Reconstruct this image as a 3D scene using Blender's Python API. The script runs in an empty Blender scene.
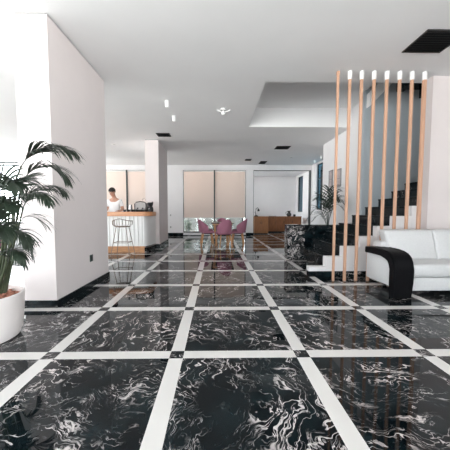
import bpy, bmesh, math, random
from mathutils import Vector, Matrix
random.seed(7)
R = math.radians
scene = bpy.context.scene
COL = scene.collection
CEIL = 3.25

# ------------------------------------------------------------------ materials
def mat(name, col, rough=0.5, metal=0.0, spec=0.5, coat=0.0):
    m = bpy.data.materials.new(name); m.use_nodes = True
    b = m.node_tree.nodes['Principled BSDF']
    b.inputs['Base Color'].default_value = (*col, 1)
    b.inputs['Roughness'].default_value = rough
    b.inputs['Metallic'].default_value = metal
    b.inputs['Specular IOR Level'].default_value = spec
    b.inputs['Coat Weight'].default_value = coat
    return m

def noisy(m, scale=8.0, amount=0.12, stretch=(1, 1, 1), bump=0.0, detail=5.0):
    """mottle a principled material's own colour with object-space noise"""
    nt = m.node_tree; N = nt.nodes; L = nt.links; b = N['Principled BSDF']
    c = b.inputs['Base Color'].default_value[:3]
    tc = N.new('ShaderNodeTexCoord'); mp = N.new('ShaderNodeMapping'); mp.inputs['Scale'].default_value = stretch
    L.new(tc.outputs['Object'], mp.inputs['Vector'])
    n = N.new('ShaderNodeTexNoise'); n.inputs['Scale'].default_value = scale; n.inputs['Detail'].default_value = detail
    L.new(mp.outputs[0], n.inputs['Vector'])
    r = N.new('ShaderNodeValToRGB')
    r.color_ramp.elements[0].position = 0.3; r.color_ramp.elements[1].position = 0.7
    r.color_ramp.elements[0].color = (*[max(0, x * (1 - amount)) for x in c], 1)
    r.color_ramp.elements[1].color = (*[min(1, x * (1 + amount)) for x in c], 1)
    L.new(n.outputs['Fac'], r.inputs['Fac']); L.new(r.outputs['Color'], b.inputs['Base Color'])
    if bump:
        bp = N.new('ShaderNodeBump'); bp.inputs['Strength'].default_value = bump; bp.inputs['Distance'].default_value = 0.01
        L.new(n.outputs['Fac'], bp.inputs['Height']); L.new(bp.outputs[0], b.inputs['Normal'])
    return m

def wood(name, col, stretch, rough=0.4, amount=0.22):
    return noisy(mat(name, col, rough), 6.0, amount, stretch, 0.0, 8.0)

M = {}
M['wall'] = noisy(mat('wall_paint', (0.80, 0.78, 0.785), 0.85, spec=0.2), 3, 0.015)
M['rosewall'] = noisy(mat('blush_white_paint', (0.70, 0.638, 0.63), 0.85, spec=0.2), 3, 0.015)
M['ceiling'] = noisy(mat('ceiling_paint', (0.86, 0.855, 0.86), 0.9, spec=0.1), 2, 0.012)
M['stairwall'] = noisy(mat('grey_stairwell_surface', (0.40, 0.44, 0.47), 0.85, spec=0.2), 3, 0.03)  # stairwell wall gets a darker blue-grey than the other walls
M['white'] = noisy(mat('white_lacquer', (0.82, 0.81, 0.80), 0.4), 5, 0.01)
M['pot'] = noisy(mat('white_glazed_pot', (0.80, 0.74, 0.72), 0.45), 5, 0.02)
M['leather'] = noisy(mat('white_leather', (0.62, 0.62, 0.625), 0.45), 40, 0.03, bump=0.05)
M['blackleather'] = noisy(mat('black_leather', (0.005, 0.005, 0.006), 0.5, spec=0.07), 60, 0.2, bump=0.05)
M['seam'] = mat('dark_seam', (0.30, 0.29, 0.29), 0.7)
M['polewood'] = wood('peach_timber', (0.55, 0.32, 0.215), (14, 14, 0.6), 0.45, 0.12)
M['counterwood'] = wood('oak_worktop', (0.58, 0.265, 0.12), (0.8, 10, 10), 0.35, 0.2)
M['plinthwood'] = wood('brown_timber_plinth', (0.42, 0.20, 0.085), (1, 8, 14), 0.4, 0.35)
M['cabwood'] = wood('brown_cabinet_veneer', (0.25, 0.095, 0.035), (8, 8, 0.9), 0.4, 0.25)
M['cabwoodlight'] = wood('tan_cabinet_veneer', (0.36, 0.15, 0.055), (8, 8, 0.9), 0.4, 0.2)
M['legwood'] = wood('honey_beech', (0.52, 0.25, 0.10), (12, 12, 1), 0.4, 0.15)
M['pink'] = noisy(mat('dusty_pink_fabric', (0.35, 0.145, 0.205), 0.9, spec=0.2), 90, 0.15, bump=0.1)
M['machine'] = noisy(mat('dull_grey_panel', (0.40, 0.37, 0.36), 0.6), 20, 0.04)
M['black'] = mat('matt_black', (0.010, 0.011, 0.012), 0.45)
M['blackmetal'] = mat('black_metal', (0.018, 0.018, 0.02), 0.35, 0.7)
M['frame'] = mat('anthracite_window_frame', (0.030, 0.038, 0.042), 0.45)
M['wire'] = mat('bronze_wire', (0.22, 0.16, 0.13), 0.4, 0.4)
M['chrome'] = mat('brushed_steel', (0.42, 0.40, 0.40), 0.4, 1.0)
M['tabletop'] = noisy(mat('smoked_tabletop', (0.045, 0.032, 0.033), 0.12), 6, 0.2)
M['skin'] = noisy(mat('skin', (0.50, 0.27, 0.19), 0.55), 30, 0.06)
M['hair'] = noisy(mat('black_hair', (0.010, 0.008, 0.007), 0.6), 80, 0.3)
M['tshirt'] = noisy(mat('white_cotton', (0.80, 0.80, 0.81), 0.9, spec=0.1), 50, 0.03)
M['trousers'] = mat('dark_denim', (0.03, 0.035, 0.05), 0.9)
M['leaf'] = noisy(mat('palm_leaf', (0.026, 0.040, 0.026), 0.38), 7, 0.4)
M['leafdark'] = noisy(mat('dark_palm_leaf', (0.012, 0.024, 0.016), 0.45), 7, 0.4)
M['stem'] = noisy(mat('palm_stem', (0.055, 0.07, 0.035), 0.55), 12, 0.3)
M['pebble'] = noisy(mat('terracotta_pebbles', (0.42, 0.17, 0.11), 0.8), 35, 0.5, bump=0.6)
M['bush'] = noisy(mat('shrub_leaf', (0.07, 0.12, 0.07), 0.6), 10, 0.4)
M['paving'] = noisy(mat('pale_paving', (0.42, 0.40, 0.38), 0.9), 5, 0.08)
M['blockerwall'] = noisy(mat('grey_blocker_wall', (0.26, 0.27, 0.26), 0.9), 4, 0.15)  # for the added wall that blocks bright sky outside
M['darkgreen'] = mat('dark_green_plastic', (0.015, 0.035, 0.028), 0.4)
M['picture'] = noisy(mat('mauve_grey_print', (0.50, 0.42, 0.42), 0.4), 9, 0.2)
M['lens'] = mat('frosted_lens', (0.85, 0.85, 0.83), 0.3)

def make_translucent(name, col, tr):
    m = bpy.data.materials.new(name); m.use_nodes = True
    nt = m.node_tree; N = nt.nodes; L = nt.links
    N.remove(N['Principled BSDF'])
    d = N.new('ShaderNodeBsdfDiffuse'); t = N.new('ShaderNodeBsdfTranslucent'); mx = N.new('ShaderNodeMixShader')
    tc = N.new('ShaderNodeTexCoord'); w = N.new('ShaderNodeTexNoise'); w.inputs['Scale'].default_value = 60
    L.new(tc.outputs['Object'], w.inputs['Vector'])
    r = N.new('ShaderNodeValToRGB')
    r.color_ramp.elements[0].color = (*[c * 0.96 for c in col], 1); r.color_ramp.elements[1].color = (*[min(1, c * 1.04) for c in col], 1)
    L.new(w.outputs['Fac'], r.inputs['Fac'])
    for s in (d, t): L.new(r.outputs['Color'], s.inputs['Color'])
    mx.inputs['Fac'].default_value = tr
    L.new(d.outputs[0], mx.inputs[1]); L.new(t.outputs[0], mx.inputs[2])
    L.new(mx.outputs[0], N['Material Output'].inputs['Surface'])
    return m
M['blind'] = make_translucent('beige_blind_fabric', (0.78, 0.685, 0.63), 0.33)

def make_glass(name, tint, single=True):
    m = bpy.data.materials.new(name); m.use_nodes = True
    nt = m.node_tree; N = nt.nodes; L = nt.links
    N.remove(N['Principled BSDF'])
    t = N.new('ShaderNodeBsdfTransparent'); t.inputs['Color'].default_value = (*tint, 1)
    g = N.new('ShaderNodeBsdfGlossy'); g.inputs['Roughness'].default_value = 0.02
    fr = N.new('ShaderNodeFresnel'); fr.inputs['IOR'].default_value = 1.45
    mx = N.new('ShaderNodeMixShader')
    if not single:                                   # both faces of the pane reflect
        L.new(fr.outputs[0], mx.inputs['Fac']); L.new(t.outputs[0], mx.inputs[1]); L.new(g.outputs[0], mx.inputs[2])
        L.new(mx.outputs[0], N['Material Output'].inputs['Surface'])
        return m
    ge = N.new('ShaderNodeNewGeometry'); mu = N.new('ShaderNodeMath'); mu.operation = 'MULTIPLY'; iv = N.new('ShaderNodeMath'); iv.operation = 'SUBTRACT'; iv.inputs[0].default_value = 1.0
    L.new(ge.outputs['Backfacing'], iv.inputs[1]); L.new(fr.outputs[0], mu.inputs[0]); L.new(iv.outputs[0], mu.inputs[1])   # one reflection per pane
    L.new(mu.outputs[0], mx.inputs['Fac']); L.new(t.outputs[0], mx.inputs[1]); L.new(g.outputs[0], mx.inputs[2])
    L.new(mx.outputs[0], N['Material Output'].inputs['Surface'])
    return m
M['glass'] = make_glass('clear_window_glass', (0.94, 0.96, 0.96), False)
M['palertealglass'] = make_glass('pale_teal_glass', (0.13, 0.25, 0.31))
M['tealglass'] = make_glass('teal_tinted_glass', (0.045, 0.092, 0.115))

def marble(name, tiled, px=0.966, x0=-0.305, y0=1.968, half=0.052, patch=0.0, rough=0.022):
    """black stone with pale swirling veins; when tiled, white inlaid strips on a square grid and every tile its own piece of stone"""
    m = bpy.data.materials.new(name); m.use_nodes = True
    nt = m.node_tree; N = nt.nodes; L = nt.links; b = N['Principled BSDF']
    def math_(op, a, c=None, d=None):
        n = N.new('ShaderNodeMath'); n.operation = op
        for i, v in enumerate((a, c, d)):
            if v is None: continue
            if isinstance(v, (int, float)): n.inputs[i].default_value = v
            else: L.new(v, n.inputs[i])
        return n.outputs[0]
    def smooth(v, lo, hi, a=0.0, z=1.0):
        n = N.new('ShaderNodeMapRange'); n.interpolation_type = 'SMOOTHSTEP'
        L.new(v, n.inputs['Value'])
        for k, q in (('From Min', lo), ('From Max', hi), ('To Min', a), ('To Max', z)): n.inputs[k].default_value = q
        return n.outputs['Result']
    tc = N.new('ShaderNodeTexCoord'); sp = N.new('ShaderNodeSeparateXYZ'); L.new(tc.outputs['Object'], sp.inputs[0])
    vec = tc.outputs['Object']
    if tiled:
        ux = math_('DIVIDE', math_('SUBTRACT', sp.outputs['X'], x0), px)
        uy = math_('DIVIDE', math_('SUBTRACT', sp.outputs['Y'], y0), px)
        cx = math_('MULTIPLY', math_('ABSOLUTE', math_('SUBTRACT', math_('FRACT', math_('ADD', ux, 0.5)), 0.5)), px)
        cy = math_('MULTIPLY', math_('ABSOLUTE', math_('SUBTRACT', math_('FRACT', math_('ADD', uy, 0.5)), 0.5)), px)
        sx = math_('LESS_THAN', cx, half); sy = math_('LESS_THAN', cy, half)
        strip = math_('ABSOLUTE', math_('SUBTRACT', sx, sy))
        cmb = N.new('ShaderNodeCombineXYZ')
        L.new(math_('FLOOR', ux), cmb.inputs['X']); L.new(math_('FLOOR', uy), cmb.inputs['Y'])
        wn = N.new('ShaderNodeTexWhiteNoise'); wn.noise_dimensions = '3D'; L.new(cmb.outputs[0], wn.inputs['Vector'])
        sc = N.new('ShaderNodeVectorMath'); sc.operation = 'SCALE'; sc.inputs['Scale'].default_value = 40
        L.new(wn.outputs['Color'], sc.inputs[0])
        ad = N.new('ShaderNodeVectorMath'); ad.operation = 'ADD'
        L.new(tc.outputs['Object'], ad.inputs[0]); L.new(sc.outputs[0], ad.inputs[1])
        vr = N.new('ShaderNodeVectorRotate'); vr.rotation_type = 'Z_AXIS'
        L.new(ad.outputs[0], vr.inputs['Vector']); L.new(math_('MULTIPLY', wn.outputs['Value'], 6.283), vr.inputs['Angle'])
        vec = vr.outputs[0]
        tilernd = wn.outputs['Value']
    # warp
    w = N.new('ShaderNodeTexNoise'); w.inputs['Scale'].default_value = 2.3; w.inputs['Detail'].default_value = 4; L.new(vec, w.inputs['Vector'])
    ws = N.new('ShaderNodeVectorMath'); ws.operation = 'MULTIPLY_ADD'
    L.new(w.outputs['Color'], ws.inputs[0]); ws.inputs[1].default_value = (0.62, 0.62, 0.62); L.new(vec, ws.inputs[2])
    mp = N.new('ShaderNodeMapping'); mp.inputs['Scale'].default_value = (0.9, 2.7, 1.0)
    L.new(ws.outputs[0], mp.inputs['Vector'])
    def noise(vv, s, det, dist, rg=0.55):
        n = N.new('ShaderNodeTexNoise'); L.new(vv, n.inputs['Vector'])
        n.inputs['Scale'].default_value = s; n.inputs['Detail'].default_value = det; n.inputs['Distortion'].default_value = dist
        n.inputs['Roughness'].default_value = rg
        return n.outputs['Fac']
    a = noise(mp.outputs[0], 4.0, 3.5, 0.7, 0.5)
    v1 = smooth(math_('ABSOLUTE', math_('SUBTRACT', a, 0.5)), 0.003, 0.021, 1, 0)
    c = noise(mp.outputs[0], 8.0, 4, 0.8, 0.52)
    v2 = smooth(math_('ABSOLUTE', math_('SUBTRACT', c, 0.53)), 0.002, 0.022, 1, 0)
    msk1 = smooth(noise(vec, 2.2, 5, 0.5), 0.44 - patch, 0.58 - patch)
    msk2 = smooth(noise(vec, 3.6, 5, 0.8), 0.47 - patch, 0.66 - patch)
    blot = math_('MULTIPLY', smooth(noise(mp.outputs[0], 1.9, 7, 0.5, 0.65), 0.605 - patch * 0.8, 0.665 - patch * 0.8), smooth(noise(mp.outputs[0], 26, 5, 0.6), 0.42, 0.56))
    vein = math_('MAXIMUM', math_('MULTIPLY', v1, msk1), math_('MULTIPLY', math_('MULTIPLY', v2, msk2), 0.75))
    vein = math_('MAXIMUM', vein, blot)
    tint = N.new('ShaderNodeMixRGB'); L.new(noise(vec, 1.3, 2, 0), tint.inputs['Fac'])
    tint.inputs['Color1'].default_value = (0.56, 0.56, 0.57, 1); tint.inputs['Color2'].default_value = (0.60, 0.50, 0.47, 1)
    base = N.new('ShaderNodeMixRGB'); L.new(smooth(noise(vec, 5, 5, 0.5), 0.35, 0.75), base.inputs['Fac'])
    base.inputs['Color1'].default_value = (0.0025, 0.0045, 0.006, 1); base.inputs['Color2'].default_value = (0.007, 0.015, 0.018, 1)
    mx = N.new('ShaderNodeMixRGB'); L.new(vein, mx.inputs['Fac']); L.new(base.outputs[0], mx.inputs['Color1']); L.new(tint.outputs[0], mx.inputs['Color2'])
    out = mx.outputs[0]
    if tiled:
        st = N.new('ShaderNodeMixRGB'); L.new(strip, st.inputs['Fac']); L.new(out, st.inputs['Color1'])
        st.inputs['Color2'].default_value = (0.66, 0.64, 0.62, 1)
        out = st.outputs[0]
    L.new(out, b.inputs['Base Color'])
    b.inputs['Roughness'].default_value = rough
    b.inputs['IOR'].default_value = 1.33
    return m
M['floor'] = marble('black_marble_tiles_white_strips', True)
M['marble'] = marble('black_veined_marble', False, patch=-0.06, rough=0.12)
M['stepstone'] = marble('black_step_stone', False, patch=-0.13, rough=0.15)
M['palemarble'] = marble('strongly_veined_marble', False, patch=0.10, rough=0.12)

# ------------------------------------------------------------------ mesh helpers
def nb(): return bmesh.new()
def box(bm, lo, hi, bev=0.0, seg=2, rot=None, pivot=None):
    r = bmesh.ops.create_cube(bm, size=1.0)
    vs = r['verts']
    s = [hi[i] - lo[i] for i in range(3)]; c = [(hi[i] + lo[i]) / 2 for i in range(3)]
    for v in vs: v.co = Vector([v.co[i] * s[i] + c[i] for i in range(3)])
    if bev:
        es = list({e for v in vs for e in v.link_edges})
        rr = bmesh.ops.bevel(bm, geom=es, offset=bev, segments=seg, affect='EDGES', profile=0.5)
        vs = list({v for f in rr['faces'] for v in f.verts} | {v for v in vs if v.is_valid})
    if rot is not None:
        bmesh.ops.rotate(bm, verts=vs, cent=Vector(pivot or c), matrix=rot)
    return vs
def ring(c, ax, n, r, up=None):
    ax = ax.normalized()
    u = (up or (Vector((0, 0, 1)) if abs(ax.z) < 0.9 else Vector((1, 0, 0)))).cross(ax).normalized(); v = ax.cross(u)
    return [c + u * (math.cos(2 * math.pi * k / n) * r) + v * (math.sin(2 * math.pi * k / n) * r) for k in range(n)]
def tube(bm, pts, rad, n=8, closed=False):
    pts = [Vector(p) for p in pts]; m = len(pts)
    rads = rad if isinstance(rad, (list, tuple)) else [rad] * m
    rows = []
    for i, p in enumerate(pts):
        if closed: t = pts[(i + 1) % m] - pts[i - 1]
        else: t = pts[min(i + 1, m - 1)] - pts[max(i - 1, 0)]
        rows.append([bm.verts.new(q) for q in ring(p, t, n, rads[i])])
    for i in range(m if closed else m - 1):
        a, b2 = rows[i], rows[(i + 1) % m]
        for k in range(n): bm.faces.new((a[k], a[(k + 1) % n], b2[(k + 1) % n], b2[k]))
    if not closed:
        bm.faces.new(rows[0][::-1]); bm.faces.new(rows[-1])
def lathe(bm, prof, n=32, c=(0, 0, 0), cap=True):
    rows = []
    for r, z in prof:
        rows.append([bm.verts.new((c[0] + r * math.cos(2 * math.pi * k / n), c[1] + r * math.sin(2 * math.pi * k / n), c[2] + z)) for k in range(n)])
    for a, b2 in zip(rows, rows[1:]):
        for k in range(n): bm.faces.new((a[k], a[(k + 1) % n], b2[(k + 1) % n], b2[k]))
    if cap:
        bm.faces.new(rows[0][::-1]); bm.faces.new(rows[-1])
def prism(bm, poly, axis, lo, hi):
    """extrude a 2D polygon along axis 'x' (poly=(y,z)), 'y' (x,z) or 'z' (x,y)"""
    f = {'x': lambda p, t: (t, p[0], p[1]), 'y': lambda p, t: (p[0], t, p[1]), 'z': lambda p, t: (p[0], p[1], t)}[axis]
    a = [bm.verts.new(f(p, lo)) for p in poly]; b2 = [bm.verts.new(f(p, hi)) for p in poly]
    n = len(poly)
    bm.faces.new(a[::-1]); bm.faces.new(b2)
    for k in range(n): bm.faces.new((a[k], a[(k + 1) % n], b2[(k + 1) % n], b2[k]))
def ball(bm, c, r, sx=1, sy=1, sz=1, u=14, v=10):
    q = bmesh.ops.create_uvsphere(bm, u_segments=u, v_segments=v, radius=r)
    for w in q['verts']: w.co = Vector((w.co.x * sx + c[0], w.co.y * sy + c[1], w.co.z * sz + c[2]))
    return q['verts']
def obj(name, bm, m, parent=None, smooth=True, angle=40):
    """one mesh object; coordinates are the parent's own frame"""
    bmesh.ops.recalc_face_normals(bm, faces=bm.faces)
    me = bpy.data.meshes.new(name); bm.to_mesh(me); bm.free()
    me.materials.append(M[m])
    if smooth:
        for p in me.polygons: p.use_smooth = True
        me.set_sharp_from_angle(angle=R(angle))
    o = bpy.data.objects.new(name, me); COL.objects.link(o)
    if parent is not None: o.parent = parent
    return o
def tag(o, label, cat, group=None):
    o['label'] = label; o['category'] = cat
    if group: o['group'] = group
    return o
def thing(name, label, cat, loc=(0, 0, 0), rz=0.0, group=None):
    o = bpy.data.objects.new(name, None); COL.objects.link(o)
    o.location = loc; o.rotation_euler = (0, 0, rz); o.empty_display_size = 0.1
    return tag(o, label, cat, group)
def kids(o): return [c for c in list(COL.objects) if c.parent == o]
def dup(root, label, loc=None, rz=None):
    r = root.copy(); COL.objects.link(r); r['label'] = label
    if loc is not None: r.location = loc
    if rz is not None: r.rotation_euler = (0, 0, rz)
    for ch in kids(root):
        c = ch.copy(); COL.objects.link(c); c.parent = r
        for g in kids(ch):
            d = g.copy(); COL.objects.link(d); d.parent = c
    return r
def struct(name, bm, m, parent=None, smooth=False):
    o = obj(name, bm, m, parent, smooth)
    if parent is None: o['kind'] = 'structure'
    return o
def boxes(*bs):
    bm = nb()
    for lo, hi in bs: box(bm, lo, hi)
    return bm
def wall_with_holes(axis, c0, c1, lo, hi, z0, z1, holes):
    """wall slab along 'x' (c0..c1 in y) or 'y' (c0..c1 in x) from lo to hi, with rectangular holes (a, b, za, zb)"""
    bm = nb()
    cuts = sorted({lo, hi, *[h[0] for h in holes], *[h[1] for h in holes]})
    for a, b2 in zip(cuts, cuts[1:]):
        mid = (a + b2) / 2
        hs = sorted([(h[2], h[3]) for h in holes if h[0] <= mid <= h[1]])
        z = z0
        segs = []
        for za, zb in hs:
            if za > z: segs.append((z, za))
            z = zb
        if z < z1: segs.append((z, z1))
        for s0, s1 in segs:
            if axis == 'x': box(bm, (a, c0, s0), (b2, c1, s1))
            else: box(bm, (c0, a, s0), (c1, b2, s1))
    bmesh.ops.remove_doubles(bm, verts=bm.verts, dist=1e-4)
    return bm

# ------------------------------------------------------------------ the setting
struct('floor', boxes(((-9, -4.2, -0.2), (7, 12.28, 0.0)), ((1.6, 12.28, -0.2), (7, 16.2, 0.0))), 'floor')
RX0, RX1, RY0, RY1, RZ = 0.82, 6.4, 4.46, 6.75, 3.72       # stair void in the ceiling
bm = boxes(((-9, -4.2, CEIL), (7, RY0, CEIL + 0.6)), ((-9, RY1, CEIL), (7, 12.4, CEIL + 0.6)),
           ((-9, RY0, CEIL), (RX0, RY1, CEIL + 0.6)), ((RX0, RY0, RZ), (3.24, RY1, RZ + 0.13)), ((3.24, 5.9, RZ), (7, RY1, RZ + 0.13)), ((3.11, RY0, RZ + .13), (3.24, RY1, 4.1)), ((3.11, RY0, 4.1), (7, RY1, 4.2)), ((3.24, 4.33, CEIL + .6), (7, RY0, 4.2)),
           ((1.6, 12.4, CEIL), (7, 16.2, CEIL + 0.6)))
struct('ceiling', bm, 'ceiling')
BY = 12.2
holes_back = [(-5.57, -2.65, 0.13, 3.03), (-1.54, 1.38, 0.13, 3.03), (1.72, 4.39, 0.0, 3.03)]
struct('wall_back', wall_with_holes('x', BY, BY + 0.16, -6.2, 4.42, 0, CEIL, holes_back), 'wall')
# far side wall with the tall tinted window
struct('wall_side', wall_with_holes('y', 4.42, 4.60, 8.5, 12.36, 0, CEIL, [(10.55, 11.62, 1.2, 3.18)]), 'wall')
# wall beside the stairs, and the grey wall at the far side of the flight
struct('wall_landing', boxes(((3.44, 5.90, 0), (4.60, 8.5, RZ))), 'wall')
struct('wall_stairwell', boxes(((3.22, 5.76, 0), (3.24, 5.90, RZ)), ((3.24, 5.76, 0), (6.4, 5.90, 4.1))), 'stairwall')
struct('wall_right', boxes(((3.44, 4.23, 0), (6.6, 4.38, CEIL))), 'rosewall')
struct('wall_stair_end', wall_with_holes('y', 6.4, 6.6, 4.38, 5.9, 0, 4.1, [(4.5, 5.0, 2.7, 3.9)]), 'wall')  # opening added to brighten the stairwell
struct('wall_near_right', wall_with_holes('y', 6.6, 6.8, -4.2, 4.38, 0, CEIL, [(-3.8, 0.2, 0.05, 3.15)]), 'wall')
# next room
struct('wall_far', boxes(((1.5, 16.0, 0), (5.1, 16.2, CEIL))), 'wall')
struct('wall_far_left', wall_with_holes('y', 1.52, 1.66, 12.36, 16.0, 0, CEIL, [(12.6, 15.8, 0.1, 3.1)]), 'wall')  # opening added to brighten the next room
struct('wall_far_right', wall_with_holes('y', 4.86, 5.02, 12.36, 16.0, 0, CEIL, [(14.75, 15.65, 1.1, 3.15)]), 'wall')
struct('wall_far_return', boxes(((4.42, 12.36, 0), (5.02, 12.5, CEIL))), 'wall')
# behind and left of the bar
struct('wall_bar_side', wall_with_holes('y', -6.36, -6.2, 9.0, 12.36, 0, CEIL, [(10.2, 12.0, 0.1, 3.1)]), 'wall')
struct('wall_left_back', wall_with_holes('x', 9.0, 9.16, -9, -6.36, 0, CEIL, [(-7.6, -6.5, 0.7, 2.78)]), 'wall')
struct('wall_left', wall_with_holes('y', -9.2, -9.0, -4.2, 9.16, 0, CEIL, [(-3.8, 0.2, 0.05, 3.15), (0.6, 4.6, 0.05, 3.15), (6.8, 8.8, 0.05, 3.15)]), 'wall')
FAC = [(-8.8, -4.9, 0.05, 3.15), (-4.7, -0.9, 0.05, 3.15), (-0.7, 1.9, 0.05, 3.15)]
struct('wall_front', wall_with_holes('x', -4.2, -4.0, -9, 6.8, 0, CEIL, FAC), 'wall')
# free-standing piers
struct('pillar', boxes(((-2.20, 2.99, 0), (-1.835, 4.44, CEIL - 0.012))), 'rosewall')
struct('pillar', boxes(((-2.13, 7.95, 0), (-1.725, 9.35, CEIL - 0.012))), 'rosewall')
# shadow gaps at the head of the piers
struct('trim_1', boxes(((-2.19, 3.0, CEIL - 0.012), (-1.845, 4.43, CEIL))), 'black')
struct('trim_2', boxes(((-2.12, 7.96, CEIL - 0.012), (-1.735, 9.34, CEIL))), 'black')
# black stone skirtings
SK = 0.085; ST = 0.012
def skirt(name, *bs): struct(name, boxes(*bs), 'stepstone')
skirt('baseboard_near_pillar', ((-2.20 - ST, 2.99 - ST, 0), (-1.835 + ST, 2.99, SK)), ((-1.835, 2.99, 0), (-1.835 + ST, 4.44 + ST, SK)), ((-2.20 - ST, 2.99, 0), (-2.20, 4.44 + ST, SK)))
skirt('baseboard_bar_pillar', ((-2.13, 7.95 - ST, 0), (-1.725 + ST, 7.95, 0.13)), ((-1.725, 7.95, 0), (-1.725 + ST, 9.35 + ST, 0.13)))
skirt('baseboard_back', ((-2.65, BY - ST, 0), (-1.54, BY, 0.13)), ((1.38, BY - ST, 0), (1.72, BY, 0.13)), ((-1.54, BY - ST, 0), (1.38, BY, 0.03)))
skirt('baseboard_landing', ((3.44 - ST, 5.91, 0), (3.44, 8.5, 0.1)))
skirt('baseboard_right', ((3.44, 4.23 - ST, 0), (6.6, 4.23, SK)))

# windows with frames, panes and roller blinds
def window(idx, axis, c, lo, hi, z0, z1, mull, glass='glass', fw=0.06, trans=()):
    """frame in the plane axis 'x' (y = c) or 'y' (x = c)"""
    root = bpy.data.objects.new('window_%d' % idx, None); COL.objects.link(root); root['kind'] = 'structure'
    def bb(a, b2, za, zb, t):
        return ((a, c - t, za), (b2, c + t, zb)) if axis == 'x' else ((c - t, a, za), (c + t, b2, zb))
    bs = [bb(lo, lo + fw * .5, z0, z1, .035), bb(hi - fw * .5, hi, z0, z1, .035), bb(lo, hi, z0, z0 + fw, .035), bb(lo, hi, z1 - fw * .5, z1, .035)]
    for q in mull: bs.append(bb(q - fw / 2, q + fw / 2, z0, z1, .035))
    for q in trans: bs.append(bb(lo, hi, q - .025, q + .025, .03))
    obj('window_frame', boxes(*bs), 'frame', root, False)
    es = [lo] + list(mull) + [hi]
    for a, b2 in zip(es, es[1:]):
        obj('window_pane', boxes(bb(a + .02, b2 - .02, z0 + .03, z1 - .02, .004)), glass, root, False)
    return root
w1 = window(1, 'x', BY + 0.10, -1.54, 1.38, 0.13, 3.03, [-0.085])
obj('mullion_cover', boxes(((-0.115, BY - .01, 0.13), (-0.055, BY + .022, 3.03))), 'frame', w1, False)
w2 = window(2, 'x', BY + 0.10, -5.57, -2.65, 0.13, 3.03, [-4.11])
obj('mullion_cover', boxes(((-4.145, BY - .01, 0.13), (-4.075, BY + .022, 3.03))), 'frame', w2, False)
window(3, 'y', 4.50, 10.55, 11.62, 1.2, 3.18, [11.05], 'palertealglass', trans=(2.55,))
window(4, 'y', 4.93, 14.75, 15.65, 1.1, 3.15, [], 'tealglass')
window(5, 'x', 9.08, -7.6, -6.5, 0.7, 2.78, [], trans=(2.68,))
for k, h in enumerate(FAC): window(6 + k, 'x', -4.1, *h, [(h[0] + h[1]) / 2])
window(10, 'y', -9.1, -3.8, 0.2, 0.05, 3.15, [-1.8]); window(11, 'y', -9.1, 0.6, 4.6, 0.05, 3.15, [2.6]); window(12, 'y', -9.1, 6.8, 8.8, 0.05, 3.15, [7.8])
window(13, 'y', -6.28, 10.2, 12.0, 0.1, 3.1, [11.1])
window(15, 'y', 6.7, -3.8, 0.2, 0.05, 3.15, [-1.8])
window(16, 'y', 6.5, 4.5, 5.0, 2.7, 3.9, [])  # added window, out of view, lets daylight onto the stairwell wall
window(14, 'y', 1.59, 12.6, 15.8, 0.1, 3.1, [14.2])  # added window, out of view, brightens the next room from its left
def blind(a, b2, zb, label):
    r = thing('roller_blind', label, 'blind', ((a + b2) / 2, BY + 0.03, zb), 0, 'beige roller blinds')
    w = (b2 - a) / 2
    obj('blind_fabric', boxes(((-w, -.0015, .02), (w, .0015, 3.0 - zb))), 'blind', r, False)
    obj('bottom_bar', boxes(((-w, -.008, 0), (w, .008, .022))), 'white', r, False)
    t = nb(); tube(t, [(-w, 0.0, 2.985 - zb), (w, 0.0, 2.985 - zb)], .028, 10); obj('blind_roller', t, 'white', r)
blind(-1.50, -0.10, 0.82, 'beige roller blind behind the dining table, pane nearer the bar pillar')
blind(-0.07, 1.34, 0.82, 'beige roller blind behind the dining table, pane nearer the open doorway')
blind(-5.53, -4.13, 0.82, 'pale roller blind directly behind the man at the bar')
blind(-4.09, -2.69, 0.82, 'pale roller blind behind the coffee machine, beside the bar pillar')
# door frame of the wide opening
struct('door_1', boxes(((1.72, BY - .01, 0), (1.735, BY + .17, 3.03)), ((4.345, BY - .01, 0), (4.39, BY + .17, 3.03)), ((1.72, BY + .02, 3.01), (4.39, BY + .15, 3.03))), 'frame')

# outside the back windows
struct('paving_outside', boxes(((-9, 12.37, -0.2), (1.5, 17.5, 0.02))), 'paving')
struct('wall_sky_blocker', boxes(((-9, 15.2, 0.02), (1.5, 15.4, 1.7))), 'blockerwall')  # added wall, keeps the gap below the blinds from blowing out
struct('shade_slab_outside', boxes(((-9, 12.37, 3.25), (1.5, 13.9, 3.4))), 'ceiling')  # added overhead slab, out of view, shades the area outside the windows
def leaf_card(bm, c, d, up, ln, w):
    d = d.normalized(); s = d.cross(up).normalized() if abs(d.dot(up)) < .98 else Vector((1, 0, 0))
    a = bm.verts.new(c); b1 = bm.verts.new(c + d * ln * .5 + s * w); b2 = bm.verts.new(c + d * ln * .5 - s * w); e = bm.verts.new(c + d * ln - Vector((0, 0, ln * .15)))
    bm.faces.new((a, b1, e)); bm.faces.new((a, e, b2))
def shrub(x, y, h, r, label):
    t = thing('shrub', label, 'shrub', (x, y, 0.02), 0, 'shrubs outside the dining window')
    b = nb()
    for k in range(5):
        an = k * 1.3; tube(b, [(0, 0, 0), (r * .3 * math.cos(an), r * .3 * math.sin(an), h * .4), (r * .6 * math.cos(an), r * .6 * math.sin(an), h * .8)], [.012, .009, .004], 6)
    obj('branch', b, 'stem', t)
    b = nb()
    for k in range(420):
        u = random.gauss(0, .45); v = random.gauss(0, .45); z = random.random()
        p = Vector((u * r, v * r, .05 + z * h * .95))
        leaf_card(b, p, Vector((random.uniform(-1, 1), random.uniform(-1, 1), random.uniform(-.3, .8))), Vector((0, 0, 1)), random.uniform(.06, .12), .022)
    obj('foliage', b, 'bush', t, False)
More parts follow.
